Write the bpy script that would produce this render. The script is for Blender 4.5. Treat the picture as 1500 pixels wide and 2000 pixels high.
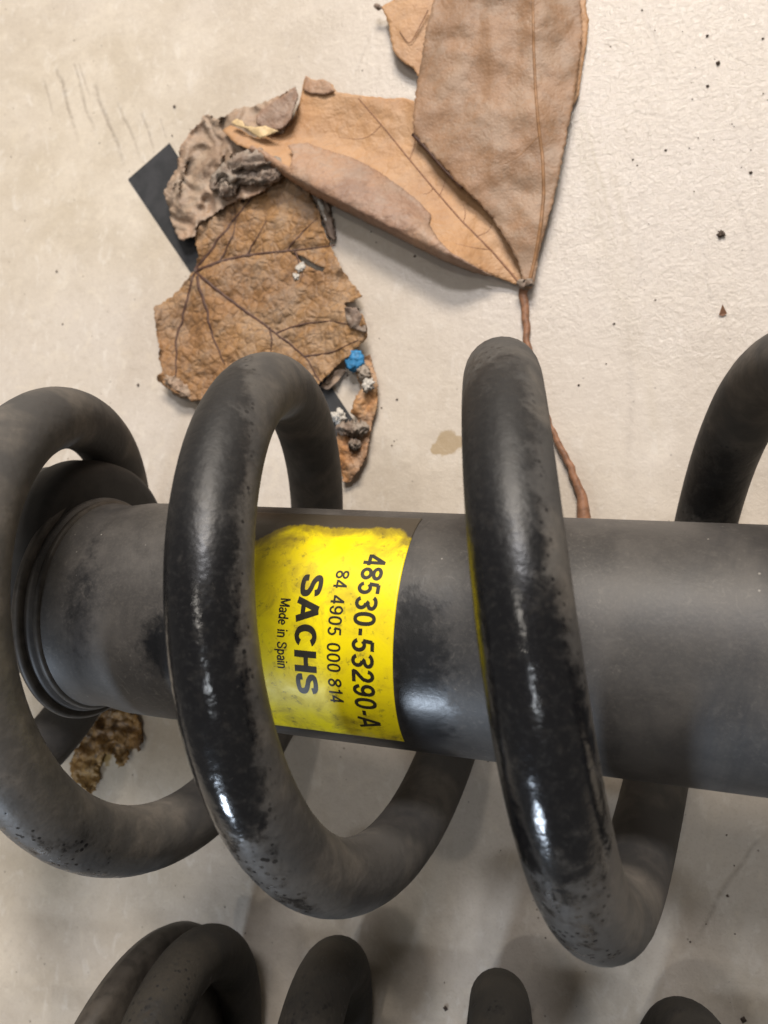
import bpy, bmesh, math, random
from mathutils import Vector, Matrix, noise
from mathutils.geometry import delaunay_2d_cdt
random.seed(7)
MM = 0.001
FZ = 58.5            # height of the main spring's axis above the floor, mm

# ------------------------------------------------------------------ camera
sc = bpy.context.scene
for o in list(bpy.data.objects): bpy.data.objects.remove(o)
CR = Matrix(((0.960472, 0.028392, -0.276924), (8.1e-05, 0.994757, 0.10227), (0.278376, -0.09825, 0.955434)))
CC = Vector((39.8025, 7.385, 166.574 + FZ))
FPX = 1571.77
cam_d = bpy.data.cameras.new('camera'); cam = bpy.data.objects.new('camera', cam_d)
sc.collection.objects.link(cam); sc.camera = cam
cam.matrix_world = Matrix.Translation(CC*MM) @ CR.transposed().to_4x4()
cam_d.sensor_fit = 'HORIZONTAL'; cam_d.sensor_width = 36; cam_d.lens = FPX/1500*36
cam_d.clip_start = 0.01; cam_d.clip_end = 50
cam_d.dof.use_dof = True; cam_d.dof.focus_distance = 0.165; cam_d.dof.aperture_fstop = 30
# ------------------------------------------------------------------ light
w = bpy.data.worlds.new('World'); sc.world = w; w.use_nodes = True
bg = w.node_tree.nodes['Background']; bg.inputs[0].default_value = (1.0, 0.93, 0.84, 1); bg.inputs[1].default_value = 0.18
def area(name, d, dist, size, power, col):
    """garage lamp in direction d from the strut"""
    l = bpy.data.lights.new(name, 'AREA'); l.shape = 'RECTANGLE'; l.size, l.size_y = size; l.energy = power; l.color = col
    o = bpy.data.objects.new(name, l); sc.collection.objects.link(o)
    v = Vector(d).normalized(); o.location = v*dist
    o.rotation_euler = v.to_track_quat('Z', 'Y').to_euler()
    return o
area('ceiling_lamp_row', (0.10, 1.10, 0.88), 2.6, (1.1, 0.45), 70, (1.0, 0.90, 0.78))
area('ceiling_lamp_far', (0.09, 0.54, 0.83), 2.6, (0.7, 0.28), 26, (0.97, 0.96, 1.0))
area('ceiling_lamp_above', (-0.08, 0.12, 1.0), 2.6, (0.16, 0.06), 5, (1.0, 0.93, 0.84))
area('doorway_daylight', (-0.36, -0.92, 0.42), 2.4, (0.26, 0.20), 26, (0.72, 0.84, 1.0))
area('ceiling_lamp_near', (0.10, -0.30, 1.0), 2.7, (0.35, 0.12), 6.5, (0.90, 0.95, 1.0))
sc.render.engine = 'CYCLES'
sc.view_settings.view_transform = 'Standard'; sc.view_settings.look = 'None'; sc.view_settings.exposure = 0; sc.view_settings.gamma = 1
sc.render.resolution_x = 768; sc.render.resolution_y = 1024

# ------------------------------------------------------------------ helpers
def at(px, py, z=0.0):
    """point of the place seen at a photo pixel, at height z mm over the floor"""
    q = Vector(((px-750)/FPX, -(py-1000)/FPX, -1.0)); r = q @ CR
    t = (z-CC.z)/r.z; return CC + r*t
def sst(a, b, x):
    t = min(1, max(0, (x-a)/(b-a))); return t*t*(3-2*t)
def fbm(x, y, z, s, o=4):
    v = 0; a = 1; t = 0
    for i in range(o):
        v += a*noise.noise(Vector((x/s+17*i, y/s, z))); t += a; a *= .5; s *= .5
    return v/t
def empty(name, loc, label, cat, group=None):
    o = bpy.data.objects.new(name, None); sc.collection.objects.link(o); o.location = Vector(loc)*MM
    o.empty_display_size = .01; o['label'] = label; o['category'] = cat
    if group: o['group'] = group
    return o
def mesh(name, vs, fs, mat, parent=None, smooth=True, label=None, cat=None, kind=None, attrs=None, group=None):
    off = Vector((0, 0, 0))
    if parent:
        p = parent
        while p: off += p.location; p = p.parent
    elif kind != 'structure' and vs:
        n = len(vs); off = Vector((sum(v[0] for v in vs)/n, sum(v[1] for v in vs)/n, min(v[2] for v in vs)))*MM
    me = bpy.data.meshes.new(name)
    me.from_pydata([Vector(v)*MM-off for v in vs], [], fs); me.update()
    if smooth: me.polygons.foreach_set('use_smooth', [True]*len(me.polygons))
    me.materials.append(mat)
    for k, vals in (attrs or {}).items():
        a = me.attributes.new(k, 'FLOAT', 'POINT'); a.data.foreach_set('value', vals)
    o = bpy.data.objects.new(name, me); sc.collection.objects.link(o)
    if parent: o.parent = parent
    else: o.location = off
    if label: o['label'] = label
    if cat: o['category'] = cat
    if kind: o['kind'] = kind
    if group: o['group'] = group
    return o
def solid(o, t, off=-1):
    m = o.modifiers.new('thickness', 'SOLIDIFY'); m.thickness = t*MM; m.offset = off; return o

class NT:
    def __init__(s, name):
        s.m = bpy.data.materials.new(name); s.m.use_nodes = True; s.t = s.m.node_tree; s.b = s.t.nodes['Principled BSDF']
        s.co = s.t.nodes.new('ShaderNodeTexCoord').outputs['Object']
    def n(s, typ, **k):
        nd = s.t.nodes.new(typ)
        for a, v in k.items(): setattr(nd, a, v)
        return nd
    def inp(s, sock, v):
        if v is None: return
        if isinstance(v, bpy.types.NodeSocket): s.t.links.new(v, sock)
        else:
            if isinstance(v, tuple) and len(v) == 3 and sock.type == 'RGBA': v = v+(1,)
            sock.default_value = v
    def noise(s, scale, detail=4, rough=.55, dist=0, co=None, sc3=None):
        nd = s.n('ShaderNodeTexNoise'); c = co or s.co
        if sc3:
            mp = s.n('ShaderNodeMapping'); mp.inputs['Scale'].default_value = sc3; s.inp(mp.inputs[0], c); c = mp.outputs[0]
        s.inp(nd.inputs['Vector'], c); nd.inputs['Scale'].default_value = scale; nd.inputs['Detail'].default_value = detail
        nd.inputs['Roughness'].default_value = rough; nd.inputs['Distortion'].default_value = dist
        return nd.outputs[0]
    def vor(s, scale, feature='F1', co=None, rnd=1):
        nd = s.n('ShaderNodeTexVoronoi', feature=feature); s.inp(nd.inputs['Vector'], co or s.co); nd.inputs['Scale'].default_value = scale
        nd.inputs['Randomness'].default_value = rnd
        return nd.outputs['Distance']
    def mr(s, v, a, b, c=0., d=1., smooth=True):
        nd = s.n('ShaderNodeMapRange', interpolation_type='SMOOTHSTEP' if smooth else 'LINEAR'); s.inp(nd.inputs[0], v)
        for i, x in enumerate((a, b, c, d)): s.inp(nd.inputs[i+1], x)
        return nd.outputs[0]
    def mth(s, op, a, b=None, c=None, clamp=False):
        nd = s.n('ShaderNodeMath', operation=op, use_clamp=clamp); s.inp(nd.inputs[0], a); s.inp(nd.inputs[1], b); s.inp(nd.inputs[2], c); return nd.outputs[0]
    def mix(s, f, a, b, mode='MIX'):
        nd = s.n('ShaderNodeMix', data_type='RGBA', blend_type=mode); s.inp(nd.inputs[0], f); s.inp(nd.inputs[6], a); s.inp(nd.inputs[7], b); return nd.outputs[2]
    def attr(s, name): return s.n('ShaderNodeAttribute', attribute_name=name).outputs['Fac']
    def bump(s, h, strength, dist, prev=None):
        nd = s.n('ShaderNodeBump'); s.inp(nd.inputs['Height'], h); nd.inputs['Strength'].default_value = strength; nd.inputs['Distance'].default_value = dist
        if prev: s.inp(nd.inputs['Normal'], prev)
        return nd.outputs[0]
    def out(s, col=None, rough=None, nor=None, spec=None, coat=None, alpha=None, metal=None, sheen=None):
        b = s.b
        s.inp(b.inputs['Base Color'], col); s.inp(b.inputs['Roughness'], rough); s.inp(b.inputs['Normal'], nor)
        s.inp(b.inputs['Specular IOR Level'], spec); s.inp(b.inputs['Coat Weight'], coat); s.inp(b.inputs['Alpha'], alpha); s.inp(b.inputs['Metallic'], metal)
        return s.m

# ------------------------------------------------------------------ materials
def seg_group():
    g = bpy.data.node_groups.new('scratch_line', 'ShaderNodeTree')
    for nm, t in (('P', 'NodeSocketVector'), ('A', 'NodeSocketVector'), ('B', 'NodeSocketVector'), ('W', 'NodeSocketFloat'), ('S', 'NodeSocketFloat')):
        g.interface.new_socket(nm, in_out='INPUT', socket_type=t)
    g.interface.new_socket('Mask', in_out='OUTPUT', socket_type='NodeSocketFloat')
    N = g.nodes; L = g.links; i = N.new('NodeGroupInput'); o = N.new('NodeGroupOutput')
    def vm(op, a, b=None):
        n = N.new('ShaderNodeVectorMath'); n.operation = op; L.new(a, n.inputs[0])
        if b is not None: L.new(b, n.inputs[1])
        return n
    def mm(op, a, b=None, cl=False):
        n = N.new('ShaderNodeMath'); n.operation = op; n.use_clamp = cl
        for k, v in enumerate((a, b)):
            if v is None: continue
            if isinstance(v, (int, float)): n.inputs[k].default_value = v
            else: L.new(v, n.inputs[k])
        return n.outputs[0]
    pa = vm('SUBTRACT', i.outputs['P'], i.outputs['A']).outputs[0]; ba = vm('SUBTRACT', i.outputs['B'], i.outputs['A']).outputs[0]
    h = mm('DIVIDE', vm('DOT_PRODUCT', pa, ba).outputs['Value'], vm('DOT_PRODUCT', ba, ba).outputs['Value'], True)
    sc_ = vm('SCALE', ba); L.new(h, sc_.inputs['Scale'])
    d = vm('LENGTH', vm('SUBTRACT', pa, sc_.outputs[0]).outputs[0]).outputs['Value']
    fade = mm('MULTIPLY', mm('SUBTRACT', 1.0, h), mm('ADD', h, .25))      # tapers at both ends
    fade = mm('MULTIPLY', fade, 2.6, True)
    m = mm('SUBTRACT', 1.0, mm('DIVIDE', d, i.outputs['W']), True)
    L.new(mm('MULTIPLY', mm('MULTIPLY', m, fade), i.outputs['S'], True), o.inputs[0])
    return g
SEG = seg_group()
def add_segs(nt, co, segs):
    tot = None
    for (a, b, wd, st) in segs:
        n = nt.n('ShaderNodeGroup'); n.node_tree = SEG; nt.inp(n.inputs['P'], co)
        A = at(*a)*MM; B = at(*b)*MM
        n.inputs['A'].default_value = (A.x, A.y, 0); n.inputs['B'].default_value = (B.x, B.y, 0); n.inputs['W'].default_value = wd*MM; n.inputs['S'].default_value = st
        tot = n.outputs[0] if tot is None else nt.mth('MAXIMUM', tot, n.outputs[0])
    return tot
def mat_floor():
    s = NT('floor_concrete')
    big = s.noise(9, 3, .5); mid = s.noise(45, 5, .6, .4); fine = s.noise(330, 4, .6); grain = s.noise(1500, 3, .6)
    col = s.mix(s.mr(mid, .3, .7), (0.52, 0.445, 0.345), (0.61, 0.535, 0.435))
    col = s.mix(s.mr(big, .4, .65), col, (0.575, 0.51, 0.44))
    col = s.mix(s.mth('MULTIPLY', s.mr(fine, .45, .75), .30), col, (0.42, 0.355, 0.28))
    col = s.mix(s.mth('MULTIPLY', s.mr(s.noise(140, 4, .6, .5), .52, .72), .35), col, (0.70, 0.62, 0.50))
    col = s.mix(s.mth('MULTIPLY', s.mr(grain, .5, .75), .30), col, (0.36, 0.30, 0.24))
    pale = s.mr(s.noise(240, 6, .7, .6, sc3=(1, .55, 1)), .53, .68); col = s.mix(s.mth('MULTIPLY', pale, .35), col, (0.74, 0.69, 0.62))
    # warped coordinate for scratches
    wn = s.n('ShaderNodeTexNoise'); s.inp(wn.inputs['Vector'], s.co); wn.inputs['Scale'].default_value = 60
    vs = s.n('ShaderNodeVectorMath', operation='SUBTRACT'); s.inp(vs.inputs[0], wn.outputs['Color']); vs.inputs[1].default_value = (.5, .5, .5)
    va = s.n('ShaderNodeVectorMath', operation='MULTIPLY_ADD'); s.inp(va.inputs[0], vs.outputs[0]); va.inputs[1].default_value = (.004, .004, 0); s.inp(va.inputs[2], s.co)
    wc = va.outputs[0]
    dark = [((85, 155), (108, 232), .9, .5), ((112, 140), (155, 275), 1.1, .75), ((142, 130), (190, 275), 1.0, .6), ((150, 128), (180, 200), .8, .45), ((186, 170), (246, 340), 1.2, .75),
            ((232, 205), (276, 322), .9, .55), ((275, 225), (303, 305), .9, .6), ((312, 235), (330, 280), .7, .4),
            ((1262, 20), (1296, 140), .9, .5), ((1240, 220), (1330, 235), .8, .4), ((1262, 240), (1275, 340), .9, .35), ((1420, 100), (1500, 150), .8, .4), ((1430, 380), (1480, 540), .9, .4),
            ((1255, 460), (1240, 620), 1.0, .3), ((1230, 640), (1222, 960), 1.6, .35), ((1370, 480), (1400, 640), .9, .4), ((1480, 1640), (1340, 1860), .8, .55), ((690, 150), (725, 60), .8, .3), ((1050, 310), (1230, 300), .7, .3)]
    tan = [((1130, 240), (1200, 560), 2.2, .5), ((1140, 220), (1215, 520), 1.2, .7), ((1195, 330), (1245, 540), 1.6, .5), ((1190, 480), (1262, 760), 5.0, .32), ((1120, 250), (1180, 520), 1.2, .45), ((1262, 700), (1285, 900), 2.2, .25)]
    sd = s.mth('MULTIPLY', add_segs(s, wc, dark), s.mr(s.noise(500, 3), .3, .6, .3, 1.))
    col = s.mix(s.mth('MULTIPLY', sd, .8), col, (0.20, 0.155, 0.115))
    col = s.mix(add_segs(s, wc, tan), col, (0.36, 0.285, 0.15))
    # stains: yellow spill marks
    st = None
    for (p, r, k) in (((872, 862), 6.0, 1.3), ((855, 870), 3.6, 1.2), ((893, 858), 3.6, 1.), ((200, 1470), 9., .8), ((120, 1900), 12, .25), ((1400, 1760), 16, .2)):
        A = at(*p)*MM; n = s.n('ShaderNodeVectorMath', operation='DISTANCE'); s.inp(n.inputs[0], wc); n.inputs[1].default_value = (A.x, A.y, 0)
        m = s.mth('MULTIPLY', s.mr(n.outputs['Value'], 0, r*MM, 1., 0.), k); st = m if st is None else s.mth('MAXIMUM', st, m)
    stm = s.mr(s.mth('ADD', st, s.mth('MULTIPLY', s.noise(420, 4, .65), .9)), .80, 1.02)
    col = s.mix(s.mth('MULTIPLY', stm, .85), col, (0.30, 0.18, 0.03))
    # pin holes / tiny dark specks
    v = s.vor(260); sp = s.mr(v, .05, .10, 1., 0.); sp = s.mth('MULTIPLY', sp, s.mr(s.noise(70, 2), .52, .6))
    col = s.mix(s.mth('MULTIPLY', sp, .7), col, (0.14, 0.10, 0.07))
    # relief
    h1 = s.noise(420, 5, .62, .6); h2 = s.noise(90, 3, .5); tro = s.noise(700, 7, .72, .35)
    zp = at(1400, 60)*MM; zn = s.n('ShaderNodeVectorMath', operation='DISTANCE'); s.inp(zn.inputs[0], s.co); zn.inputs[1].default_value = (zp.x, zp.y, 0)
    sheen_zone = s.mr(s.mth('ADD', zn.outputs['Value'], s.mth('MULTIPLY', mid, .03)), .06, .15, 1., 0.)   # extra gloss and relief put in where the lamp's sheen falls
    nb = s.bump(h2, .35, .0007); nb = s.bump(s.mth('MULTIPLY', tro, s.mr(sheen_zone, 0, 1, .30, 1.)), 1., .00036, nb); nb = s.bump(h1, .5, .00025, nb); nb = s.bump(sd, .6, -.0003, nb)
    rough = s.mth('SUBTRACT', s.mr(mid, .3, .7, .34, .46), s.mth('MULTIPLY', sheen_zone, .15))
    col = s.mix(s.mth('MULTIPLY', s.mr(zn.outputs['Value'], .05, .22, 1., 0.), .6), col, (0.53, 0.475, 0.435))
    return s.out(col, rough, nb, s.mr(sheen_zone, 0, 1, .5, .95))
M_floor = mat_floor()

def mat_spring(name, dust=(0.084, 0.077, 0.069)):
    s = NT(name)
    g = s.attr('gloss'); up = s.attr('dusty')
    n1 = s.noise(230, 5, .6, .5); n2 = s.noise(900, 4, .65); n3 = s.noise(60, 3, .5)
    sm = s.mth('ADD', g, s.mth('MULTIPLY', s.mth('SUBTRACT', n1, .5), 1.7)); sm = s.mth('ADD', sm, s.mth('MULTIPLY', s.mth('SUBTRACT', n2, .5), .55))
    m = s.mr(sm, .16, .84)
    dots = s.mr(s.mth('ADD', s.vor(640), s.mth('MULTIPLY', s.noise(300, 2), .3)), .32, .50, 1., 0.)
    dots = s.mth('MULTIPLY', dots, s.mr(s.mth('ADD', g, s.mth('MULTIPLY', s.mth('SUBTRACT', n1, .5), .8)), .12, .34))
    m = s.mth('MAXIMUM', m, s.mth('MULTIPLY', dots, .9))
    dcol = s.mix(s.mr(n1, .35, .7), dust, (dust[0]*1.5, dust[1]*1.45, dust[2]*1.4))
    dcol = s.mix(s.mr(n3, .45, .62), dcol, (dust[0]*.72, dust[1]*.74, dust[2]*.78))
    brown = s.mr(s.mth('ADD', s.noise(120, 4, .6, 1.), s.mth('MULTIPLY', s.attr('rust'), .5)), .66, .82)
    dcol = s.mix(s.mth('MULTIPLY', brown, .7), dcol, (0.035, 0.022, 0.015))
    paint = s.mix(s.mr(n2, .5, .8), (0.005, 0.005, 0.006), (0.016, 0.016, 0.016))
    # left over film of dust on the paint
    film = s.mth('MULTIPLY', s.mr(s.noise(420, 5, .7), .50, .76), .18)
    paint = s.mix(film, paint, (0.07, 0.063, 0.055))
    col = s.mix(m, dcol, paint)
    rough = s.mth('ADD', s.mr(m, 0.1, .9, .50, .13), s.mth('MULTIPLY', up, .36)); rough = s.mth('ADD', rough, s.mth('MULTIPLY', s.mth('MULTIPLY', n2, m), .10))
    orange = s.noise(520, 2, .5)
    nb = s.bump(s.noise(200, 3, .5), .35, .0006); nb = s.bump(orange, .5, .00022, nb); nb = s.bump(m, .3, -.00006, nb); nb = s.bump(n2, .35, .0001, nb)
    # fine pale scuffs
    sc_ = s.mr(s.noise(500, 5, .75, 2.5), .64, .74); col = s.mix(s.mth('MULTIPLY', sc_, .35), col, (0.20, 0.18, 0.155))
    return s.out(col, rough, nb, .5)
M_spring = mat_spring('spring_paint_and_dust'); M_spring_shaded = mat_spring('spring_dust_shaded', (0.023, 0.0195, 0.0145))  # second spring: dust colour darkened for the shade it lies in

def mat_tube():
    s = NT('damper_paint')
    c = s.attr('clean'); n1 = s.noise(110, 5, .6, .4); n2 = s.noise(700, 4, .65); n3 = s.noise(1600, 3, .6)
    m = s.mr(s.mth('ADD', c, s.mth('MULTIPLY', s.mth('SUBTRACT', s.noise(330, 6, .7), .5), 1.1)), .22, .80)
    col = s.mix(s.mr(n1, .3, .7), (0.036, 0.033, 0.031), (0.068, 0.062, 0.057))
    col = s.mix(s.mth('MULTIPLY', s.mr(n3, .45, .7), .35), col, (0.085, 0.077, 0.067))
    pt = s.mix(s.mr(n2, .5, .8), (0.008, 0.0085, 0.010), (0.028, 0.028, 0.030))
    col = s.mix(m, col, pt); im = s.mth('SUBTRACT', 1., m)
    scf = s.mth('MULTIPLY', im, s.mth('MULTIPLY', s.mr(s.noise(380, 7, .8, 1.8), .52, .66), s.mr(s.noise(38, 4, .6), .38, .60)))
    col = s.mix(s.mth('MULTIPLY', scf, .42), col, (0.21, 0.19, 0.165))
    sw = s.mr(s.noise(60, 6, .7, .8, sc3=(1, .35, .35)), .45, .7); col = s.mix(s.mth('MULTIPLY', sw, .7), col, (0.026, 0.025, 0.026))
    v = s.vor(300); dotm = s.mth('MULTIPLY', s.mr(v, .04, .075, 1., 0.), s.mr(s.noise(60, 3), .55, .62))
    col = s.mix(s.mth('MULTIPLY', dotm, .8), col, (0.30, 0.28, 0.25))
    rough = s.mth('ADD', s.mr(m, 0., 1., .46, .25), s.mth('MULTIPLY', n1, .14))
    nb = s.bump(n2, .3, .00010); nb = s.bump(n1, .3, .0004, nb)
    return s.out(col, rough, nb, .5)
M_tube = mat_tube()

def mat_label():
    s = NT('yellow_sticker')
    e = s.attr('worn'); n1 = s.noise(160, 5, .65, .6); n2 = s.noise(900, 4, .7)
    streak = s.noise(300, 4, .6, .3, sc3=(1., .25, .25))
    col = s.mix(s.mr(n1, .35, .75), (0.86, 0.70, 0.002), (0.72, 0.56, 0.004))
    d = s.mr(s.mth('ADD', e, s.mth('MULTIPLY', s.mth('SUBTRACT', n1, .5), 1.5)), .10, .72)
    d = s.mth('MULTIPLY', d, s.mr(streak, .3, .6, .7, 1.))
    col = s.mix(s.mth('MULTIPLY', d, .85), col, (0.17, 0.115, 0.014))
    spk = s.mth('MULTIPLY', s.mr(s.noise(620, 5, .75), .54, .68), s.mr(n1, .38, .6))
    col = s.mix(s.mth('MULTIPLY', spk, .6), col, (0.10, 0.08, 0.02))
    gone = s.mr(s.mth('ADD', e, s.mth('MULTIPLY', s.mth('SUBTRACT', s.noise(420, 6, .7, .5, sc3=(1., .5, .5)), .5), .7)), .74, .92)
    col = s.mix(gone, col, (0.055, 0.044, 0.030))
    nb = s.bump(n2, .25, .00006)
    return s.out(col, s.mr(n1, .3, .7, .34, .5), nb, .4)
M_label = mat_label()
def simple(name, col, rough=.5, var=.3, scale=500, bump=.2, spec=.4, col2=None, bd=.0002):
    s = NT(name); n = s.noise(scale, 5, .6, .3); c2 = col2 or tuple(c*(1-var) for c in col)
    c = s.mix(s.mr(n, .35, .68), col, c2)
    return s.out(c, rough, s.bump(n, bump, bd), spec)
M_ink = simple('label_ink', (0.022, 0.018, 0.010), .45, .3, 900, .1)
M_rim = simple('seat_dusty_steel', (0.062, 0.053, 0.044), .5, .5, 260)
M_rub = simple('black_rubber', (0.02, 0.018, 0.016), .7, .4, 200)

def mat_leaf(name, c1, c2, c3, dark, wrinkle=1., dusty=0., spots=.5, rough=.55):
    s = NT(name)
    n0 = s.noise(40, 3, .5); n1 = s.noise(130, 5, .65, .6); n2 = s.noise(480, 5, .65, .3); n3 = s.noise(1700, 3, .6)
    col = s.mix(s.mr(n1, .32, .68), c1, c2); col = s.mix(s.mth('MULTIPLY', s.mr(n0, .4, .65), .7), col, c3)
    col = s.mix(s.mth('MULTIPLY', s.mr(n2, .50, .74), spots), col, dark)
    cell = s.vor(330, 'DISTANCE_TO_EDGE'); cc = s.vor(900, 'DISTANCE_TO_EDGE')
    col = s.mix(s.mth('MULTIPLY', s.mr(cell, 0., .10, 1., 0.), .28*wrinkle), col, dark)
    sp = s.mr(s.mth('ADD', s.vor(190), s.mth('MULTIPLY', n2, .25)), .16, .24, 1., 0.); sp = s.mth('MULTIPLY', sp, s.mr(s.noise(55, 2), .5, .6))
    col = s.mix(s.mth('MULTIPLY', sp, .75*spots), col, tuple(x*.45 for x in dark))
    dm = s.mth('MULTIPLY', s.mr(s.mth('ADD', s.noise(95, 4, .7), s.mth('MULTIPLY', n3, .2)), .52, .75), dusty)
    col = s.mix(dm, col, (0.40, 0.35, 0.29))
    nb = s.bump(n1, .7*wrinkle, .0016); nb = s.bump(s.mr(cell, 0., .25), .5*wrinkle, .00035, nb); nb = s.bump(n2, .6, .0004, nb); nb = s.bump(s.mr(cc, 0, .3), .3, .0001, nb)
    return s.out(col, rough, nb, .35)
M_leafA = mat_leaf('brown_leaf', (0.33, 0.175, 0.075), (0.235, 0.125, 0.055), (0.38, 0.21, 0.085), (0.10, 0.055, 0.03), 1.2, .25, .7)
M_leafB = mat_leaf('grey_crumpled_leaf', (0.40, 0.295, 0.21), (0.29, 0.20, 0.14), (0.42, 0.26, 0.17), (0.09, 0.06, 0.042), .5, .4, .45)
M_curl = mat_leaf('shrivelled_leaf', (0.22, 0.155, 0.115), (0.34, 0.27, 0.215), (0.17, 0.115, 0.085), (0.06, 0.042, 0.032), .5, .6, .4)
M_tan = mat_leaf('tan_leaf', (0.47, 0.265, 0.13), (0.40, 0.215, 0.10), (0.51, 0.30, 0.155), (0.30, 0.15, 0.065), .35, .12, .35, .5)
M_mauve = mat_leaf('leaf_underside', (0.34, 0.21, 0.145), (0.27, 0.165, 0.115), (0.44, 0.26, 0.155), (0.17, 0.10, 0.065), .5, .25, .5, .5)
M_right = mat_leaf('brown_grey_leaf', (0.315, 0.180, 0.100), (0.245, 0.138, 0.074), (0.345, 0.205, 0.120), (0.16, 0.09, 0.05), .2, .25, .4, .5)
M_veinA = simple('dark_vein', (0.105, 0.052, 0.036), .6, .4, 900)
M_veinT = simple('tan_vein', (0.27, 0.13, 0.065), .55, .3, 900)
M_veinR = simple('orange_vein', (0.34, 0.175, 0.075), .5, .35, 500)
M_stalk = simple('stalk_brown', (0.34, 0.17, 0.095), .5, .5, 420, .4)
M_card = simple('black_card', (0.030, 0.031, 0.033), .42, .5, 160, .15, col2=(0.045, 0.045, 0.048))
M_blue = simple('blue_flake', (0.05, 0.28, 0.58), .55, .5, 700, .8)
M_white = simple('white_fluff', (0.62, 0.58, 0.52), .8, .35, 900, .8)
M_grit = simple('grit', (0.09, 0.062, 0.045), .7, .5, 900)
M_moss = mat_leaf('yellow_brown_dirt', (0.30, 0.16, 0.045), (0.12, 0.06, 0.02), (0.42, 0.26, 0.09), (0.025, 0.014, 0.008), 1.2, .0, 1.)

# ------------------------------------------------------------------ floor
def build_floor():
    n = 24; L = 1500
    vs = [(-L+2*L*i/n, -L+2*L*j/n, 0) for j in range(n+1) for i in range(n+1)]
    fs = [(j*(n+1)+i, j*(n+1)+i+1, (j+1)*(n+1)+i+1, (j+1)*(n+1)+i) for j in range(n) for i in range(n)]
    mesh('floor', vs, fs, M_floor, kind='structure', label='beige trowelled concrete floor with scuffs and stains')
build_floor()

# ------------------------------------------------------------------ struts
def spline(kn, X, t):
    h = kn[1]-kn[0]; u = (t-kn[0])/h; i = int(min(max(math.floor(u), 0), len(X)-2)); u -= i
    g = lambda k: X[k] if 0 <= k < len(X) else (2*X[0]-X[1] if k < 0 else 2*X[-1]-X[-2])
    a, b, c, d = g(i-1), g(i), g(i+1), g(i+2)
    return b+.5*u*(c-a+u*(2*a-5*b+4*c-d+u*(3*(b-c)+d-a)))
def helix_mesh(name, kn, X, R, r, cy, cz, t0, t1, mat, parent, gloss, rust, nper=110, nr=28, **k):
    vs = []; fs = []; G = []; D = []; Ru = []
    N = int((t1-t0)*nper)
    P = lambda t: Vector((spline(kn, X, t), cy+spline(kn, R, t)*math.cos(2*math.pi*t), cz+spline(kn, R, t)*math.sin(2*math.pi*t)))
    for i in range(N+1):
        t = t0+(t1-t0)*i/N; p = P(t); T = (P(t+.002)-P(t-.002)).normalized()
        rad = Vector((0, math.cos(2*math.pi*t), math.sin(2*math.pi*t))); rad = (rad-T*rad.dot(T)).normalized(); ax = rad.cross(T)
        if ax.x < 0: ax = -ax
        for j in range(nr):
            a = 2*math.pi*j/nr; q = p+rad*(r*math.cos(a))+ax*(r*math.sin(a))
            vs.append(q); ad = math.degrees(a); ad = ad-360 if ad > 180 else ad
            G.append(gloss(t, ad)); D.append(max(sst(.25, .17, t % 1), sst(.45, .55, t % 1), 1.2*sst(-62, -84, ad))); Ru.append(rust(t, ad))
    for i in range(N):
        for j in range(nr):
            a = i*nr+j; b = i*nr+(j+1) % nr; fs.append((a, b, b+nr, a+nr))
    fs.append(tuple(range(nr))); fs.append(tuple(N*nr+j for j in reversed(range(nr))))
    return mesh(name, vs, fs, mat, parent, attrs={'gloss': G, 'dusty': D, 'rust': Ru}, **k)

def blob(x, y, cx, cy, sx, sy): return math.exp(-((x-cx)/sx)**2-((y-cy)/sy)**2)
def gloss_main(t, a):
    g = 0
    # second visible coil: black along its left flank, fading into speckles towards its foot
    b = 66-75*sst(.19, .03, t)-100*sst(.30, .46, t)
    g = max(g, sst(.03, .12, t)*(1-sst(.30, .40, t))*(1-sst(b-30, b+30, a))*(1-.6*sst(-85, -125, a)))
    g = max(g, .36*sst(.28, .34, t)*(1-sst(.40, .47, t))*(1-sst(20, 60, a)))
    # third coil: black face between its shoulder and foot
    b = 35+45*sst(1.20, 1.30, t)-75*sst(1.33, 1.42, t)
    g = max(g, sst(1.04, 1.15, t)*(1-sst(1.31, 1.40, t))*(1-sst(b-30, b+30, a))*(1-.9*sst(-66, -92, a)))
    g = max(g, .42*sst(1.3, 1.36, t)*(1-sst(1.40, 1.46, t))*(1-sst(20, 70, a)))
    # first coil: speckled foot and a rubbed patch
    g = max(g, .45*blob(t, a, -.60, 10, .06, 60), .30*sst(-.75,-.68,t)*(1-sst(-.52,-.46,t))*(1-sst(20,70,a)), .95*blob(t, a, -.47, 25, .018, 40), .85*blob(t, a, -.43, 5, .010, 30), .5*blob(t, a, -.70, -10, .05, 40))
    g = max(g, .75*blob(t, a, 1.005, 35, .025, 16), .6*blob(t, a, .02, 5, .02, 30), .5*blob(t, a, 1.04, -30, .03, 20), .55*blob(t, a, .44, -60, .04, 30), .5*blob(t, a, 1.45, -20, .02, 25))
    # far sides that lie against the floor kept their paint
    f = t % 1.0
    g = max(g, .8*sst(.80, .87, f)*(1-sst(.90, .95, f)) if t > 1.5 else 0)
    return g
def rust_main(t, a): return max(blob(t, a, .985, -30, .03, 25), blob(t, a, -.01, 20, .03, 50), blob(t, a, 1.01, -60, .03, 20))

KN = [-2.0+.25*i for i in range(22)]
XM = [-139, -129, -118, -105.94, -86.43, -71.27, -59.17, -45.09, -32.52, -21.52, -8.53, 4.26, 16.33, 27.89, 40.45, 55.89, 69.14, 82.1, 95, 108, 121, 134]
RM = [47.4, 47.4, 47.38, 47.1, 46.51, 48.42, 48.33, 49.46, 51.5, 51.04, 49.33, 50.66, 52.0, 50.29, 50.7, 51.42, 51.37, 51.22, 51.1, 51.1, 51.1, 51.1]

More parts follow.
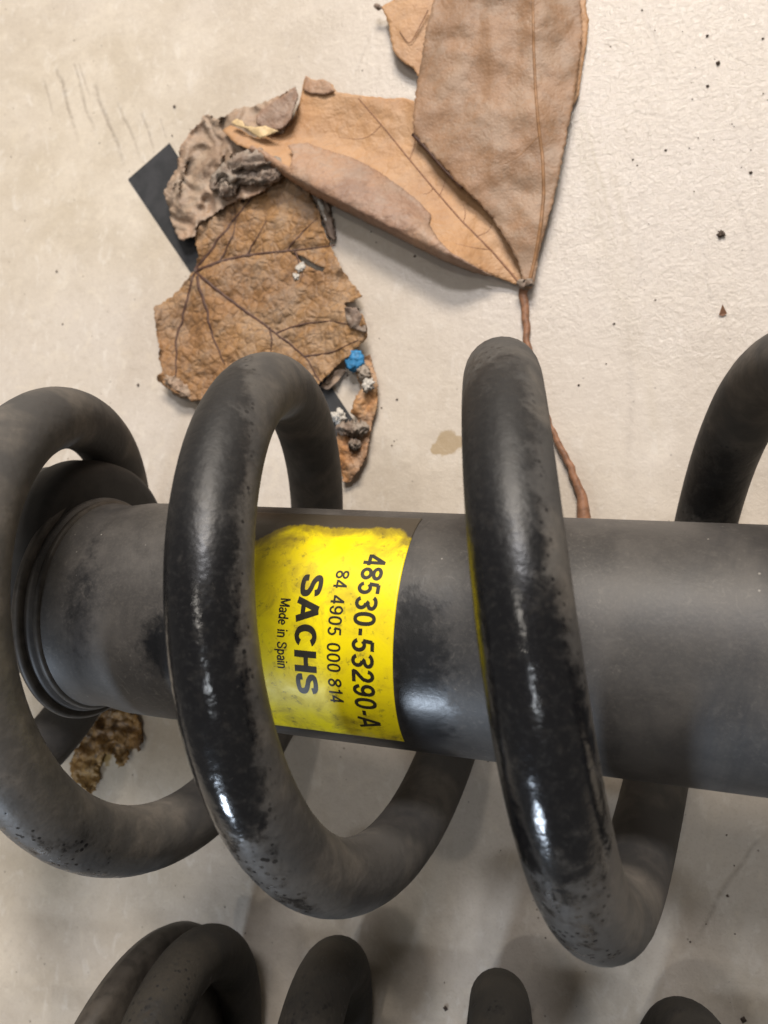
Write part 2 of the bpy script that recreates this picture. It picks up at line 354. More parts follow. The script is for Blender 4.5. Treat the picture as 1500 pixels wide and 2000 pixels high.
class Cyl:
    """frame of a damper tube: point at axial x (mm), angle a (deg, 0 = up, + = towards +Y) and radius r"""
    def __init__(s, y0, z0, ty, tz):
        s.b = Vector((0, y0, z0)); s.a = Vector((1, ty, tz)).normalized()
        s.e1 = (Vector((0, 1, 0))-s.a*s.a.y).normalized(); s.e2 = s.a.cross(s.e1)
    def p(s, x, a, r):
        a = math.radians(a); return s.b+s.a*x+s.e1*(r*math.sin(a))+s.e2*(r*math.cos(a))
def lathe(name, cy, prof, mat, parent, nseg=120, attrf=None, caps=True, **k):
    vs = []; fs = []; A = []
    for (x, r) in prof:
        for j in range(nseg):
            a = 360*j/nseg; vs.append(cy.p(x, a, r)); A.append(attrf(x, a if a < 180 else a-360) if attrf else 0.)
    for i in range(len(prof)-1):
        for j in range(nseg):
            a = i*nseg+j; b = i*nseg+(j+1) % nseg; fs.append((a, a+nseg, b+nseg, b))
    if caps: fs.append(tuple(range(nseg))); fs.append(tuple((len(prof)-1)*nseg+j for j in reversed(range(nseg))))
    return mesh(name, vs, fs, mat, parent, attrs={'clean': A}, **k)

strut = empty('coil_spring_strut', (0, 0, 0), 'large dusty black shock absorber with thick coil spring and bright yellow sticker', 'shock absorber', 'shock absorbers lying on the floor')
helix_mesh('coil_spring', KN, XM, RM, 7.17, 0, FZ, -1.95, 3.2, M_spring, strut, gloss_main, rust_main)
cyl = Cyl(-.31, FZ+.02, -.03805, .03359); RT = 24.62
def clean_main(x, a):
    # wiped glossy band beside the sticker, rubbed patch left of it
    g = .95*sst(.4, 3.0, x)*(1-sst(5, 20, x))*sst(48, 0, a)
    g = max(g, 1.0*blob(x, a, -45, -16, 8, 20), .55*blob(x, a, -68, 0, 5, 60), .35*sst(20, 24, x)*(1-sst(27, 40, x)) * sst(10, -10, a))
    if -36 < x < 3 and a < -55: g = max(g, .8)
    return g
prof = [(x, RT) for x in [170-2*i for i in range(116)] if x >= -62]
prof += [(-66, 24.5), (-69, 24.1), (-71, 23.8), (-73, 23.7), (-75, 23.8), (-77, 24.1), (-78.4, 24.6), (-78.8, 25.3), (-80.6, 25.7)]
body = lathe('damper_body', cyl, prof, M_tube, strut, 160, clean_main)
seat = lathe('spring_seat', cyl, [(-80.0, 25.4), (-80.0, 26.6), (-80.5, 27.3), (-81.4, 27.4), (-82, 27.0), (-82.2, 26.0)], M_rim, strut, 140, None)
lathe('weld_bead', cyl, [(-76.9, 23.9), (-77.2, 24.6), (-77.9, 24.9), (-78.5, 24.7)], M_rim, strut, 120, None, caps=False)
cylb = Cyl(6.6, FZ-3, -.03805, .03359)      # the cup sits off centre, towards the far side
lathe('spring_cup', cylb, [(-79.0, 18), (-79.5, 23.0), (-80, 25.5), (-81, 27.0), (-83, 27.6), (-85, 28), (-90, 28), (-92, 27), (-105, 25), (-140, 24)], M_rub, strut, 140, None)

# --- sticker wrapped on the tube
def build_label():
    vs = []; fs = []; W = []; nx, na = 90, 120; x0, x1, a0, a1 = -36.0, 1.8, 66.0, -57.5
    for j in range(na+1):
        a = a0+(a1-a0)*j/na
        for i in range(nx+1):
            x = x0+(x1-x0)*i/nx
            vs.append(cyl.p(x, a, RT+.10))
            w_ = 0
            top = 57.5-1.0*math.sin(x*.35)-18*sst(-22, -36, x)-5*sst(-2, 2, x)    # rubbed upper border
            w_ = max(w_, sst(top-18, top+3, a)*1.15, .75*sst(-10, -34, x)*sst(22, 52, a), .36*blob(x, a, -9, -48, 9, 9), .32*blob(x, a, -24, -50, 8, 12), .22*blob(x, a, -14, 5, 7, 25), .25*sst(-40, -57, a))
            W.append(w_)
    for j in range(na):
        for i in range(nx):
            a = j*(nx+1)+i; fs.append((a, a+nx+1, a+nx+2, a+1))
    o = mesh('sticker', vs, fs, M_label, strut, attrs={'worn': W}, label='yellow sticker with black printed numbers')
    return solid(o, .05)
sticker = build_label()

def arc(cx, cy, rx, ry, a0, a1, n=18, ex=1.0):
    o = []
    for i in range(n+1):
        a = math.radians(a0+(a1-a0)*i/n); c, q = math.cos(a), math.sin(a)
        o.append((cx+rx*math.copysign(abs(c)**ex, c), cy+ry*math.copysign(abs(q)**ex, q)))
    return o
def smooth_pl(P, n=6):
    o = []
    for i in range(len(P)-1):
        a = P[max(i-1, 0)]; b = P[i]; c = P[i+1]; d = P[min(i+2, len(P)-1)]
        for k in range(n):
            u = k/n; o.append(tuple(b[m]+.5*u*(c[m]-a[m]+u*(2*a[m]-5*b[m]+4*c[m]-d[m]+u*(3*(b[m]-c[m])+d[m]-a[m]))) for m in (0, 1)))
    return o+[P[-1]]
def line(*P):
    o = []
    for a, b in zip(P, P[1:]):
        for k in range(8): o.append((a[0]+(b[0]-a[0])*k/8, a[1]+(b[1]-a[1])*k/8))
    return o+[P[-1]]
def glyph(ch, w):
    """strokes (centre lines) and advance width of one grotesque letter, cap height 1"""
    e = w/2
    if ch == '0': return [arc(.29, .5, .29-e, .5-e, 0, 360, 36, .86)], .58
    if ch == '1': return [line((.34, 0), (.34, 1)), smooth_pl([(.10, .76), (.22, .79), (.31, .87), (.35, .985)])], .50
    if ch == '2': return [arc(.29, .70, .28-e, .30-e, 175, -35, 20)+smooth_pl([(.47, .53), (.30, .36), (.13, .2), (e, e)], 4)+[(e+.01, e)], line((e-.03, e), (.57, e))], .58
    if ch == '3': return [arc(.28, .745, .235, .255-e, 165, -90, 18)+[(.22, .49+.0)], arc(.28, .275, .285-e, .275-e+.01, 90, -165, 20)], .57
    if ch == '4': return [line((.43, 0), (.43, 1)), line((.41, .93), (.05, .29)), line((.0, .27), (.57, .27))], .59
    if ch == '5': return [line((.52, 1-e), (.13, 1-e)), line((.15, 1-e), (.10, .50)), arc(.28, .325, .285-e, .325-e, 142, -162, 22)], .57
    if ch == '8': return [arc(.29, .755, .23, .245-e, 0, 360, 26), arc(.29, .275, .29-e, .275-e, 0, 360, 28)], .58
    if ch == '9': return [arc(.29, .675, .285-e, .325-e, 0, 360, 28), arc(.28, .5, .30-e, .5-e, 20, -155, 20, .9)], .58
    if ch == '-': return [line((.03, .36), (.31, .36))], .34
    if ch == 'A': return [line((e*.6, 0), (.33, .99)), line((.37, .99), (.70-e*.6, 0)), line((.14, .29), (.56, .29))], .70
    if ch == 'S': return [smooth_pl([(.60-e*.3, .69), (.56-e*.4, .84), (.34, 1-e), (.13, .86), (.10, .71), (.22, .58), (.44, .49), (.57, .37), (.56, .17), (.34, e), (.12, .14), (.03+e*.6, .32)], 7)], .66
    if ch == 'C': return [arc(.36, .5, .35-e, .5-e, 38, 322, 34, .95)], .72
    if ch == 'H': return [line((e, 0), (e, 1)), line((.66-e, 0), (.66-e, 1)), line((e, .52), (.66-e, .52))], .66
    if ch == 'M': return [line((e, 0), (e, 1)), line((.80-e, 0), (.80-e, 1)), line((e*1.3, .97), (.40, .06)), line((.40, .06), (.80-e*1.3, .97))], .80
    if ch == 'a': return [arc(.22, .20, .17, .17, 0, 360, 20), line((.42, 0), (.42, .50)), arc(.235, .50, .185, .18, 0, 165, 12)], .48
    if ch == 'd': return [arc(.25, .36, .20, .36-e, 0, 360, 22), line((.45, 0), (.45, 1))], .50
    if ch == 'e': return [arc(.26, .36, .21, .36-e, 0, 318, 22), line((.05, .38), (.47, .38))], .52
    if ch == 'i': return [line((.08, 0), (.08, .73)), line((.08, .86), (.08, 1))], .16
    if ch == 'n': return [line((.07, 0), (.07, .73)), arc(.25, .47, .18, .21, 180, 0, 14), line((.43, 0), (.43, .48))], .49
    if ch == 'p': return [arc(.27, .36, .20, .36-e, 0, 360, 22), line((.07, -.25), (.07, .73))], .52
    return [], .28
def wrap_text(body, xb, cap, a0, a1, w, sp=.11, name='lettering'):
    """text printed round the tube: reads downwards, letter tops towards +X"""
    strokes = []; u = 0
    for ch in body:
        g, adv = glyph(ch, w)
        strokes += [[(u+x, y) for x, y in st] for st in g]; u += adv+sp
    U = u-sp; vs = []; fs = []
    for k, st in enumerate(strokes):
        b = len(vs); n = len(st)
        for i, (x, y) in enumerate(st):
            q0 = st[max(i-1, 0)]; q1 = st[min(i+1, n-1)]; closed = math.hypot(st[0][0]-st[-1][0], st[0][1]-st[-1][1]) < 1e-6
            if closed and i in (0, n-1): q0 = st[-2]; q1 = st[1]
            dx, dy = q1[0]-q0[0], q1[1]-q0[1]; L = math.hypot(dx, dy)+1e-9; nx, ny = -dy/L*w/2, dx/L*w/2
            for sg in (-1, 1):
                X, Y = x+nx*sg, y+ny*sg
                a = a0+(a1-a0)*X/U; vs.append(cyl.p(xb+cap*Y, a, RT+.125+.002*(k % 4)))
        for i in range(n-1): fs.append((b+2*i, b+2*i+1, b+2*i+3, b+2*i+2))
    return mesh(name, vs, fs, M_ink, sticker, smooth=False)
wrap_text('48530-53290-A', -6.2, 4.4, 35.8, -48.0, .165, .085, name='part_number')
wrap_text('84 4905 000 814', -11.1, 2.75, 26.5, -34.0, .145, .10, name='serial_number')
wrap_text('SACHS', -17.7, 4.5, 23.5, -30.6, .205, .07, name='maker_name')
wrap_text('Made in Spain', -21.3, 2.1, 11.8, -19.2, .150, .09, name='origin_line')

# --- second strut, lower in the picture
strut2 = empty('coil_spring_strut', (0, -118, 0), 'shock absorber with plain dusty spring lying alongside the stickered one', 'shock absorber', 'shock absorbers lying on the floor')
R2, r2 = 39.8, 6.6; Z2 = R2+r2+.1; Y2 = -75-R2-r2
KN2 = [-1.0+.25*i for i in range(20)]
XT = {-1: -73, -.75: -70.5, -.5: -67.5, -.25: -62.5, 0: -57}
X2 = []
for t in KN2:
    if t <= 0: X2.append(XT[t])
    else: X2.append(-57+34.5*t+1.6*min(t, 3)*max(0, min(t, 3)-0)*1.0)
# keep the measured tips -57, -23, 16.4, 56
tips = [-57, -23, 16.4, 56, 95, 134]
for i, t in enumerate(KN2):
    if t > 0:
        k = min(int(t), 4); X2[i] = tips[k]+(tips[k+1]-tips[k])*(t-k)
helix_mesh('coil_spring', KN2, X2, [R2+(1.8 if abs(t-1) < .1 else .8 if abs(t-1) < .3 else 0) for t in KN2], r2, Y2, Z2, -.56, 3.7, M_spring_shaded, strut2, lambda t, a: .34*math.exp(-(((t+.5) % 1-.65)/.15)**2)+.05, lambda t, a: 0., nper=90)
cyl2 = Cyl(Y2, Z2, 0, 0)
lathe('damper_body', cyl2, [(150, 20), (-60, 20), (-61, 22), (-64, 27)], M_tube, strut2, 90)
lathe('spring_seat', cyl2, [(-62, 26), (-63, 44), (-64.5, 45.6), (-67, 45.9), (-69, 45), (-69.5, 30), (-70, 17), (-79, 15), (-80, 17), (-82, 18.5), (-90, 18.5), (-92, 17), (-94, 13), (-130, 12)], M_rim, strut2, 110)

# ------------------------------------------------------------------ leaves
def inpoly(x, y, P):
    c = False; n = len(P)
    for i in range(n):
        x1, y1 = P[i]; x2, y2 = P[i-1]
        if (y1 > y) != (y2 > y) and x < (x2-x1)*(y-y1)/(y2-y1)+x1: c = not c
    return c
def dseg(x, y, a, b):
    dx, dy = b[0]-a[0], b[1]-a[1]; t = max(0, min(1, ((x-a[0])*dx+(y-a[1])*dy)/(dx*dx+dy*dy+1e-9))); return math.hypot(x-a[0]-t*dx, y-a[1]-t*dy), t
def dpoly(x, y, P, closed=True):
    return min(dseg(x, y, P[i-1], P[i])[0] for i in range(0 if closed else 1, len(P)))
def rough_outline(P, step, jag, seed):
    out = []
    for i in range(len(P)):
        a, b = P[i], P[(i+1) % len(P)]; L = math.hypot(b[0]-a[0], b[1]-a[1]); n = max(1, round(L/step))
        nx, ny = -(b[1]-a[1])/(L+1e-9), (b[0]-a[0])/(L+1e-9)
        for k in range(n):
            t = k/n; x = a[0]+(b[0]-a[0])*t; y = a[1]+(b[1]-a[1])*t
            d = jag*(noise.noise(Vector((x*.16, y*.16, seed)))+.7*noise.noise(Vector((x*.45, y*.45, seed+9))))
            out.append((x+nx*d, y+ny*d))
    return out
def sheet(name, P, hf, mat, parent, step=6, jag=2., seed=1, holes=(), thick=.22, label=None):
    O = rough_outline(P, step*.8, jag, seed); pts = list(O); edges = [(i, (i+1) % len(O)) for i in range(len(O))]
    HO = []
    for h in holes:
        ho = rough_outline(h, step*.7, jag*.5, seed+3); b = len(pts); pts += ho; edges += [(b+i, b+(i+1) % len(ho)) for i in range(len(ho))]; HO.append(ho)
    xs = [p[0] for p in O]; ys = [p[1] for p in O]
    y = min(ys); row = 0
    rd = random.Random(seed)
    while y < max(ys):
        x = min(xs)+(row % 2)*step/2
        while x < max(xs):
            if inpoly(x, y, O) and dpoly(x, y, O) > step*.45 and not any(inpoly(x, y, h) or dpoly(x, y, h) < step*.45 for h in HO):
                pts.append((x+rd.uniform(-.15, .15)*step, y+rd.uniform(-.15, .15)*step))
            x += step
        y += step*.87; row += 1
    v, e, f, _, _, _ = delaunay_2d_cdt([Vector(p) for p in pts], edges, [], 1, 1e-5)
    v = [tuple(p) for p in v]; F = []
    for t in f:
        cx = sum(v[i][0] for i in t)/len(t); cy = sum(v[i][1] for i in t)/len(t)
        if inpoly(cx, cy, O) and not any(inpoly(cx, cy, h) for h in HO): F.append(tuple(t))
    V = [at(p[0], p[1], max(.3, hf(*p))) for p in v]
    # orient upward
    G = []
    for t in F:
        a, b, c = V[t[0]], V[t[1]], V[t[2]]
        G.append(t if (b-a).cross(c-a).z > 0 else tuple(reversed(t)))
    o = mesh(name, V, G, mat, parent, label=label); return solid(o, thick)
def rib(name, pl, hf, r0, r1, mat, parent, lift=.15, flat=.8, wob=0., n=7, step=7):
    pts = []
    for a, b in zip(pl, pl[1:]):
        L = math.hypot(b[0]-a[0], b[1]-a[1]); k = max(1, int(L/step))
        for i in range(k): pts.append((a[0]+(b[0]-a[0])*i/k, a[1]+(b[1]-a[1])*i/k))
    pts.append(pl[-1])
    for _ in range(3): pts = [pts[0]]+[((pts[i-1][0]+2*pts[i][0]+pts[i+1][0])/4, (pts[i-1][1]+2*pts[i][1]+pts[i+1][1])/4) for i in range(1, len(pts)-1)]+[pts[-1]]
    C = [at(x+wob*noise.noise(Vector((x*.05, y*.05, 3))), y, hf(x, y)+lift) for x, y in pts]
    vs = []; fs = []
    for i, c in enumerate(C):
        T = (C[min(i+1, len(C)-1)]-C[max(i-1, 0)]).normalized(); S = T.cross(Vector((0, 0, 1))).normalized(); U = S.cross(T)
        t = i/(len(C)-1); r = (r0 if not callable(r0) else r0(t)) if callable(r0) else r0+(r1-r0)*t
        for j in range(n):
            a = 2*math.pi*j/n; vs.append(c+S*(r*math.cos(a))+U*(r*flat*math.sin(a)))
    for i in range(len(C)-1):
        for j in range(n):
            a = i*n+j; b = i*n+(j+1) % n; fs.append((a, b, b+n, a+n))
    fs.append(tuple(range(n))); fs.append(tuple((len(C)-1)*n+j for j in range(n)))
    return mesh(name, vs, fs, mat, parent)

# black card strip under the torn leaf
def slab(name, pxs, z0, z1, mat, **k):
    B = [at(x, y, z0) for x, y in pxs]; T = [at(x, y, z1) for x, y in pxs]; n = len(pxs)
    return mesh(name, B+T, [tuple(range(n))[::-1], tuple(range(n, 2*n))]+[(i, (i+1) % n, n+(i+1) % n, n+i) for i in range(n)], mat, smooth=False, **k)
slab('card_strip', [(250, 350), (331, 279), (510, 560), (640, 745), (702, 838), (640, 905), (560, 790), (378, 540)], .05, .45, M_card, label='flat black plastic strip poking out from under the torn brown leaf', cat='plastic strip')

# torn brown leaf
LA = [(381, 527), (388, 500), (381, 470), (384, 432), (402, 415), (434, 398), (444, 383), (500, 366), (540, 343), (562, 330), (592, 352), (606, 380), (622, 415), (636, 460), (655, 500), (668, 525), (690, 556), (707, 577),
      (690, 588), (672, 592), (676, 600), (695, 602), (708, 615), (716, 640), (718, 658), (705, 672), (690, 688), (665, 708), (642, 730), (620, 752), (560, 790), (500, 800), (440, 780), (384, 782), (374, 784), (362, 772), (345, 768), (325, 757), (304, 740), (317, 722), (309, 700), (312, 680), (306, 655), (302, 625), (301, 600), (316, 592), (338, 576), (352, 562), (366, 545)]
def hA(x, y):
    d = dpoly(x, y, LA)
    h = 3.0+2.6*fbm(x, y, 1., 75, 4)+1.1*fbm(x, y, 5., 24, 3)
    h += 2.0*math.exp(-d/10)*(fbm(x, y, 3., 40, 2)*2+.3)
    h += 3.0*sst(620, 700, x)*sst(560, 640, y)
    h += .9*sum(math.exp(-((dpoly(x, y, v, False))/9)**2) for v in VA[:4])*-.6
    return h
VA = [[(380, 530), (430, 511), (480, 499), (540, 492), (575, 489), (655, 479)],
      [(380, 530), (440, 580), (500, 622), (560, 668), (600, 700), (625, 745)],
      [(381, 528), (418, 480), (448, 440), (480, 400), (505, 372)],
      [(378, 535), (362, 600), (346, 660), (343, 755)],
      [(384, 540), (402, 600), (416, 660), (438, 712)],
      [(560, 490), (585, 460), (620, 425)], [(430, 511), (450, 470), (462, 430), (455, 392)],
      [(540, 650), (590, 632), (650, 626), (705, 640)], [(595, 696), (650, 688), (700, 664)], [(527, 640), (532, 675), (528, 700)],
      [(575, 489), (590, 520), (588, 550)], [(480, 499), (500, 470), (520, 430)]]
leafA = empty('dry_leaf', at(480, 600, 0), 'torn brown leaf with crumpled grey top, lying over the black strip', 'leaf', 'dry leaves on the floor')
slitA = [(563, 490), (590, 500), (612, 515), (634, 524), (630, 531), (606, 523), (585, 507)]
slitB = [(474, 366), (482, 372), (476, 398), (470, 396)]
holeC = [(672, 622), (682, 610), (694, 616), (684, 628)]
sheet('leaf_blade', LA, hA, M_leafA, leafA, 5, 3.2, 2, (slitA, slitB))
for i, v in enumerate(VA):
    rib('vein', v, hA, .62 if i < 5 else .34, .20 if i < 5 else .10, M_veinA, leafA, lift=.05, flat=.45, wob=4)
LB = [(347, 312), (352, 285), (368, 262), (390, 240), (402, 222), (425, 232), (446, 222), (462, 212), (492, 208), (512, 200), (540, 190), (576, 170), (582, 186), (572, 215), (563, 245), (545, 268), (530, 300), (566, 335), (545, 352), (505, 378), (448, 398), (410, 424), (384, 440), (382, 462), (352, 470), (338, 444), (330, 410), (320, 378), (334, 346), (345, 330)]
def ridge(u, v, a, b):
    q = noise.noise(Vector((u/a+1.6*noise.noise(Vector((v/b, u/b, 2))), v/b*1.3, 7.))); return 1-2*min(1, abs(q)*2.2)
def hB(x, y): return 4.6+3.5*fbm(x, y, 8., 60, 2)+1.1*ridge(x*.9-y*.35, x*.3+y*.9, 24, 60)+.5*fbm(x, y, 2., 14, 2)+2.0*math.exp(-dpoly(x, y, LB)/8)*fbm(x, y, 4., 20, 2)
sheet('crumpled_edge', LB, hB, M_leafB, leafA, 4.5, 3.6, 5)
# shrivelled roll lying on the torn leaf
def wad(name, pxs, z, r, mat, parent, seed, amp=.5, label=None, cat=None, flat=.75, group=None, nu=60, nv=26):
    """lumpy folded roll along a px polyline"""
    C = [at(x, y, z) for x, y in pxs]; vs = []; fs = []
    for i in range(nu+1):
        u = i/nu*(len(C)-1); k = min(int(u), len(C)-2); c = C[k].lerp(C[k+1], u-k); T = (C[k+1]-C[k]).normalized(); S = T.cross(Vector((0, 0, 1))).normalized()
        env = math.sin(math.pi*min(1, max(0, i/nu)))**.45
        for j in range(nv):
            a = 2*math.pi*j/nv; d = S*math.cos(a)+Vector((0, 0, 1))*math.sin(a)*flat
            q = c+d*r*env
            uu = i/nu; f1 = noise.noise(Vector((uu*3.2+seed, math.cos(a)*2.1+.8*math.sin(uu*9), math.sin(a)*2.1))); f2 = noise.noise(Vector((uu*8+seed, math.cos(a)*4.5, math.sin(a)*4.5)))
            rr = r*env*(1+amp*1.5*(.5-2.2*abs(f1))+amp*.55*f2)
            p = c+d*rr; vs.append(Vector((p.x, p.y, max(.1, p.z))))
    for i in range(nu):
        for j in range(nv):
            a = i*nv+j; b = i*nv+(j+1) % nv; fs.append((a, b, b+nv, a+nv))
    return mesh(name, vs, fs, mat, parent, label=label, cat=cat, group=group)
wad('shrivelled_roll', [(415, 375), (430, 350), (455, 340), (480, 325), (510, 322), (540, 325), (550, 338)], 6.8, 3.3, M_curl, leafA, 3, .75, nu=90, nv=40)
wad('shrivelled_roll', [(425, 370), (445, 372), (460, 360)], 7.2, 2.2, M_curl, leafA, 9, .7)
wad('shrivelled_roll', [(470, 352), (500, 348), (535, 345), (550, 330)], 7.0, 1.8, M_curl, leafA, 19, .7)
wad('shrivelled_roll', [(610, 345), (622, 380), (640, 430), (652, 470)], 1.6, 1.5, M_curl, leafA, 14, .8)
wad('shrivelled_roll', [(320, 735), (345, 755), (372, 775)], 3.2, 2.0, M_leafB, leafA, 24, .6)
sheet('curled_tip', [(672, 600), (695, 600), (712, 622), (716, 648), (700, 645), (684, 640), (676, 622)], lambda x, y: 7+2*fbm(x, y, 3, 18), M_curl, leafA, 4, 1.5, 8)

# big pale folded leaf
leafC = empty('dry_leaf', at(960, 350, 0), 'large tan and grey-brown leaf folded at its stalk', 'leaf', 'dry leaves on the floor')
LL = [(1022, 560), (1000, 553), (968, 540), (930, 522), (850, 488), (770, 446), (700, 410), (622, 370), (562, 336), (505, 298), (462, 282), (434, 254), (450, 244), (472, 254), (495, 268), (548, 262), (572, 232), (586, 196), (590, 172), (596, 148), (612, 156), (628, 156), (650, 166), (658, 180), (700, 186), (760, 192), (790, 191), (806, 196), (830, 220), (850, 300), (900, 350), (960, 410), (1010, 480), (1036, 545)]
low = [(1000, 556), (930, 524), (850, 490), (770, 448), (700, 412), (622, 372), (562, 338), (505, 300), (460, 284)]
def hL(x, y):
    d = dpoly(x, y, low, False); t = sst(1010, 860, x)
    return 1.6+8.0*t*math.exp(-(d/62)**1.4)*(.75+.25*sst(450, 600, x))+2.2*sst(300, 120, y)*sst(560, 640, x)*.7+1.1*fbm(x, y, 6., 80, 3)+.3*fbm(x, y, 2., 20, 2)+1.2*sst(520, 440, x)
sheet('folded_lobe', LL, hL, M_tan, leafC, 6, 1.6, 4, thick=.14)
FL = [(562, 284), (575, 280), (600, 279), (640, 293), (690, 308), (735, 332), (790, 370), (820, 395), (842, 420), (838, 438), (858, 470), (880, 492), (915, 512), (962, 540), (926, 533), (886, 517), (845, 499), (765, 458), (695, 424), (616, 384), (560, 348), (505, 307), (484, 292), (490, 284), (520, 296), (548, 316), (566, 326), (572, 300)]
def hF(x, y):
    d = dpoly(x, y, low, False); w_ = 85*sst(960, 700, x)+8
    u = min(1, d/w_)
    k = min(range(1, len(low)), key=lambda i: dseg(x, y, low[i-1], low[i])[0]); a_, b_ = low[k], low[k-1]
    out = (b_[0]-a_[0])*(y-a_[1])-(b_[1]-a_[1])*(x-a_[0])
    out = out > 0     # beyond the fold line
    if out: return hL(x, y)*0+max(1.5, hL(*([a_[m]+(b_[m]-a_[m])*dseg(x, y, a_, b_)[1] for m in (0, 1)]))+.7+.35*fbm(x, y, 9., 22, 2)-.30*d)
    return hL(x, y)+.7+3.0*math.sin(math.pi*min(1, u*.95))*sst(960, 800, x)*.8+.35*fbm(x, y, 9., 22, 2)
sheet('rolled_edge', FL, hF, M_mauve, leafC, 5, 1.4, 6)
# little turned-over flaps at the broken tip
sheet('rolled_edge', [(500, 226), (522, 205), (548, 190), (576, 170), (582, 186), (574, 214), (566, 236), (552, 250), (530, 256), (505, 246), (500, 240)], lambda x, y: 7.5+1.0*fbm(x, y, 5., 30), M_mauve, leafC, 4.5, 1.6, 11)
sheet('rolled_edge', [(452, 238), (462, 232), (474, 236), (478, 246), (500, 248), (520, 246), (545, 256), (528, 262), (508, 270), (494, 262), (480, 250), (460, 246)], lambda x, y: 8.6+.6*fbm(x, y, 5., 20), simple('pale_leaf_edge', (0.68, 0.50, 0.27), .5, .25, 500), leafC, 4, 1.2, 12)
sheet('rolled_edge', [(596, 148), (612, 158), (630, 154), (646, 162), (654, 178), (636, 184), (606, 182), (592, 176)], lambda x, y: hL(x, y)+.9, M_mauve, leafC, 4.5, 1.2, 13)
VL = [[(1012, 550), (962, 492), (900, 430), (850, 372), (800, 312), (752, 252), (700, 192)],
      [(744, 245), (722, 268), (692, 273), (655, 266)], [(846, 368), (836, 384), (820, 376)], [(858, 384), (868, 360), (872, 345)], [(905, 434), (912, 418), (905, 400)], [(958, 488), (925, 484), (890, 476)], [(800, 312), (812, 280), (806, 235)], [(930, 462), (958, 452), (962, 430)]]
for i, v in enumerate(VL): rib('vein', v, hL, .36 if i == 0 else .15, .18 if i == 0 else .05, M_veinT, leafC, lift=.0, flat=.5)
LR = [(870, -70), (852, -20), (836, 40), (824, 110), (812, 180), (806, 230), (808, 262), (836, 292), (868, 328), (900, 362), (940, 402), (972, 442), (1000, 488), (1016, 525), (1026, 560), (1036, 564), (1044, 548), (1052, 500), (1068, 440), (1086, 372), (1100, 300), (1116, 220), (1130, 140), (1137, 60), (1134, 0), (1120, -70)]
def hR(x, y):
    mid = 1040+(y-300)*-.02
    return 3.4+3.2*sst(560, 250, y)*(1-.5*abs(x-960)/150)+2.6*fbm(x, y, 3., 120, 3)+.3*fbm(x, y, 4., 45, 2)+1.6*math.exp(-((x-mid)/30)**2)*sst(560, 420, y)*.6 - 1.0*sst(1060, 1130, x)
sheet('upper_lobe', LR, hR, M_right, leafC, 6, 3.2, 7, thick=.14)
RV = [[(1034, 552), (1046, 500), (1056, 440), (1062, 380), (1060, 310), (1052, 250), (1046, 180), (1042, 90), (1040, -50)]]
rib('vein', RV[0], hR, .55, .35, M_veinR, leafC, lift=.0, flat=.55)
rib('vein', [(1056, 260), (1020, 300), (990, 320), (950, 322)], hR, .2, .1, M_veinR, leafC, lift=-.04, flat=.5)
rib('vein', [(1062, 340), (1030, 280), (1000, 230), (960, 190)], hR, .2, .1, M_veinR, leafC, lift=-.08, flat=.5)
# the other half under it, showing as a tan sliver right and a ragged lobe left
sheet('lower_lobe', [(1100, -70), (1150, -70), (1144, 10), (1150, 38), (1146, 80), (1136, 140), (1130, 185), (1118, 210), (1110, 120)], lambda x, y: 1.6+.5*fbm(x, y, 3, 40), M_tan, leafC, 6, 1.6, 15)
sheet('lower_lobe', [(756, -60), (770, -30), (768, 0), (742, 14), (750, 24), (758, 44), (765, 90), (772, 106), (788, 122), (808, 134), (818, 150), (840, 150), (862, 90), (880, -60)], lambda x, y: 3.8-1.2*sst(780, 860, x)+.7*fbm(x, y, 3, 40), M_tan, leafC, 6, 2.0, 16)
rib('vein', [(836, 20), (800, 90), (780, 60)], lambda x, y: 4.0, .18, .1, M_veinT, leafC)
wad('broken_tip', [(731, 8), (738, 14), (746, 16)], 3.8, .8, M_curl, leafC, 31, .4, nu=14, nv=10)
# stalk
rib('stalk', [(1030, 552), (1021, 568), (1025, 610), (1030, 660), (1045, 740), (1070, 820), (1089, 862), (1108, 900), (1126, 940), (1138, 975), (1140, 1010), (1138, 1080)], lambda x, y: 1.4, lambda t: 1.35-.55*math.sin(math.pi*min(1, t*1.15))+.55*sst(.72, .9, t), 0, M_stalk, leafC, lift=0, flat=.85, wob=5, n=10)
wad('stalk_joint', [(1010, 548), (1022, 556), (1034, 553), (1040, 545)], 3.6, 1.5, M_curl, leafC, 41, .4, nu=20, nv=14)
rib('seam', [(806, 262), (838, 296), (870, 334), (902, 366)], lambda x, y: hR(x, y)-.5, .55, .3, M_veinA, leafC)

# scraps below the torn leaf
scrap = empty('leaf_scrap', at(700, 800, 0), 'ragged orange-brown leaf scrap standing beside the second coil, below the blue flake', 'leaf scrap', None)
sheet('leaf_blade', [(705, 700), (722, 692), (728, 712), (736, 740), (738, 780), (730, 815), (722, 850), (716, 890), (700, 920), (684, 942), (670, 940), (662, 900), (655, 860), (662, 840), (690, 836), (700, 820), (684, 806), (692, 780), (706, 758), (698, 740), (694, 722)], lambda x, y: 2.6+2.4*fbm(x, y, 3, 30, 3), mat_leaf('orange_scrap', (0.42, 0.20, 0.075), (0.50, 0.30, 0.15), (0.36, 0.16, 0.06), (0.10, 0.05, 0.03), 1., .35, .7), scrap, 4, 2.6, 21)
wad('shrivelled_roll', [(655, 835), (690, 838), (722, 836)], 4.2, 1.9, M_curl, scrap, 51, .8, nu=40)
wad('shrivelled_roll', [(700, 705), (712, 730), (716, 748)], 3.6, 1.5, M_curl, scrap, 52, .8, nu=30)
wad('shrivelled_roll', [(680, 870), (705, 866)], 3.8, 1.4, M_curl, scrap, 53, .8, nu=30)
